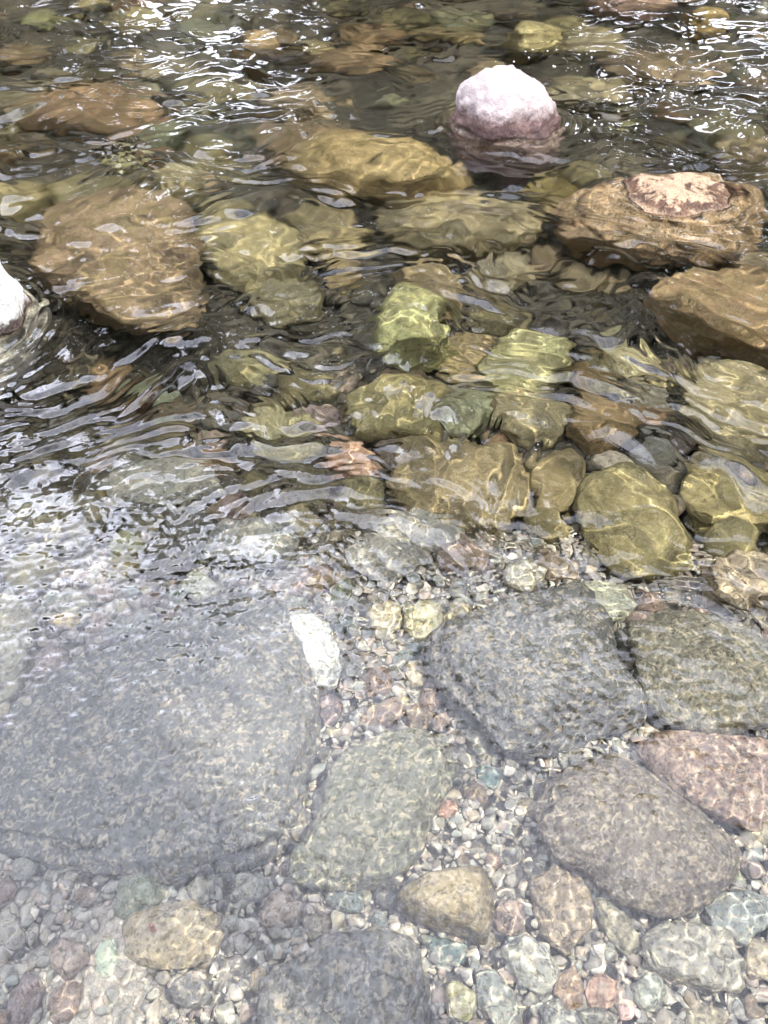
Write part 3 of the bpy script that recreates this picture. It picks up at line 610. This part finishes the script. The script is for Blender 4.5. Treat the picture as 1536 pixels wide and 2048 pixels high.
def tree(x, y, h, rw, seed, label, kind="tree", leaf=.12, nl=24000, bank="far", lean=(0, 0)):
    r = np.random.default_rng(seed); z0 = float(np.interp(y, BX, BY)) - .1
    root = bpy.data.objects.new(kind, None); COL.objects.link(root); root.location = (x, y, z0)
    root["label"] = label; root["category"] = kind; root["group"] = kind + "s on the %s bank" % bank
    zs = np.linspace(0, h * .85, 10); wob = np.cumsum(r.normal(size=(10, 2)) * .07, 0); wob[0] = 0
    pts = [(wob[i, 0] + lean[0] * (i / 9) ** 1.4, wob[i, 1] + lean[1] * (i / 9) ** 1.4, zs[i]) for i in range(10)]
    V, F_ = tube(pts, np.linspace(h * .022, h * .004, 10)); tips = []
    for _ in range(26):
        i = r.integers(7 if lean[0] else 3 if kind == "tree" else 0, 9); a = r.uniform(0, 6.28); L = rw * r.uniform(.5, 1) * (1.15 - zs[i] / h * .5); b0 = np.array(pts[i])
        bp = [b0 + np.array([cos(a) * L * t, sin(a) * L * t, L * .55 * t + .1 * L * t * t]) for t in np.linspace(0, 1, 5)]
        v2, f2 = tube(bp, np.linspace(h * .007, h * .0015, 5), 5); F_ += [tuple(q + len(V) for q in ff) for ff in f2]; V += v2; tips += bp[2:]
    link("trunk", mesh_np("trunk", V, F_), BARK, parent=root)
    tips = np.array(tips); n = nl
    c = tips[r.integers(len(tips), size=260)] + r.normal(size=(260, 3)) * rw * .13
    k = r.integers(260, size=n); ctr = c[k] + r.normal(size=(n, 3)) * rw * np.array([.11, .11, .08])
    s = (r.uniform(.6, 1.3, n) * leaf)[:, None]; a1 = r.normal(size=(n, 3)); a1 /= np.linalg.norm(a1, axis=1)[:, None]; a2 = np.cross(a1, r.normal(size=(n, 3))); a2 /= np.linalg.norm(a2, axis=1)[:, None]
    q = np.stack([ctr - a1 * s, ctr + a2 * s * .5, ctr + a1 * s, ctr - a2 * s * .5], 1).reshape(-1, 3)
    link("crown", mesh_np("crown", q, np.arange(4 * n).reshape(n, 4), False), LEAF, parent=root)
for i, (x, y, h, rw, lab) in enumerate([
    (-11.5, 13.5, 9.5, 3.0, "low leafy tree at the upstream end of the far bank, only mirrored in the water"),
    (-7.6, 12.6, 9.0, 2.8, "mid sized dark tree above the white bank rock's side of the far bank"),
    (-3.6, 12.8, 11.5, 3.0, "dark tree on the far bank opposite the very large brown boulder"),
    (.2, 12.0, 12.8, 3.1, "tall dark tree straight across the stream on the far bank"),
    (3.8, 11.4, 14.0, 3.2, "taller tree on the far bank opposite the white topped boulder"),
    (7.2, 10.6, 15.5, 3.4, "tallest spreading tree of the far bank, its crown mirrored in the pool"),
    (11.2, 11.5, 16.5, 3.8, "broad tall tree at the downstream end of the far bank"),
    (-15.5, 15, 11, 3.4, "slender tree set back on the far bank"),
    (15.5, 12.5, 15, 3.8, "outermost leafy tree of the far bank downstream")]):
    tree(x, y, h, rw, 50 + i, lab)
tree(3.3, -1.5, 8.2, 1.15, 92, "tall unseen tree added on the near bank to shade the left midstream bed", "tree", .05, 9000, "near", (-1.45, 2.15))  # added out of view, its crown placed to shade the left midstream
for i, (x, y, h, rw, lab) in enumerate([(-13, 12, 4, 3, "under the low upstream tree"), (-9.6, 11.4, 3.6, 2.6, "between the low and the mid sized tree"), (-6, 11.2, 4.2, 2.8, "beside the mid sized dark tree"),
    (-2.6, 11.3, 3.8, 2.7, "between the two dark trees opposite the brown boulder"), (1, 11.0, 4.3, 2.8, "straight across the stream"), (4.6, 10.9, 4, 2.7, "opposite the white topped boulder"),
    (8.2, 11.2, 4.6, 3, "at the foot of the tallest spreading tree"), (12, 11.5, 4.4, 3, "at the foot of the broad downstream tree")]):
    if i % 2 == 0: tree(x, y, h, rw, 80 + i, "leafy green shrub on the far bank " + lab, "shrub")
# wooded hillside behind them
xs = np.linspace(-70, 70, 90); ys = np.linspace(16, 60, 50); X, Y = np.meshgrid(xs, ys)
Z = 1.2 + (Y - 16) * .56 + 1.1 * sines(X, Y, 9, 8, 61) + .4 * sines(X, Y, 2.5, 8, 62)
mh, t, o = mat("wooded_hillside"); b = t.nodes.new('ShaderNodeBsdfPrincipled'); t.links.new(b.outputs[0], o.inputs[0]); b.inputs['Roughness'].default_value = .95
tcn = t.nodes.new('ShaderNodeTexCoord'); nn = noise(t, tcn.outputs['Object'], 1.2, 8, .7); t.links.new(ramp(t, nn.outputs[0], [(.35, (.02, .028, .01)), (.65, (.06, .07, .025))]), b.inputs['Base Color'])
link("hills", mesh_np("hills", np.stack([X, Y, Z], -1).reshape(-1, 3), grid_faces(*X.shape)), mh, kind='structure')
print("cobbles", cnt, "stones", len(LAND))
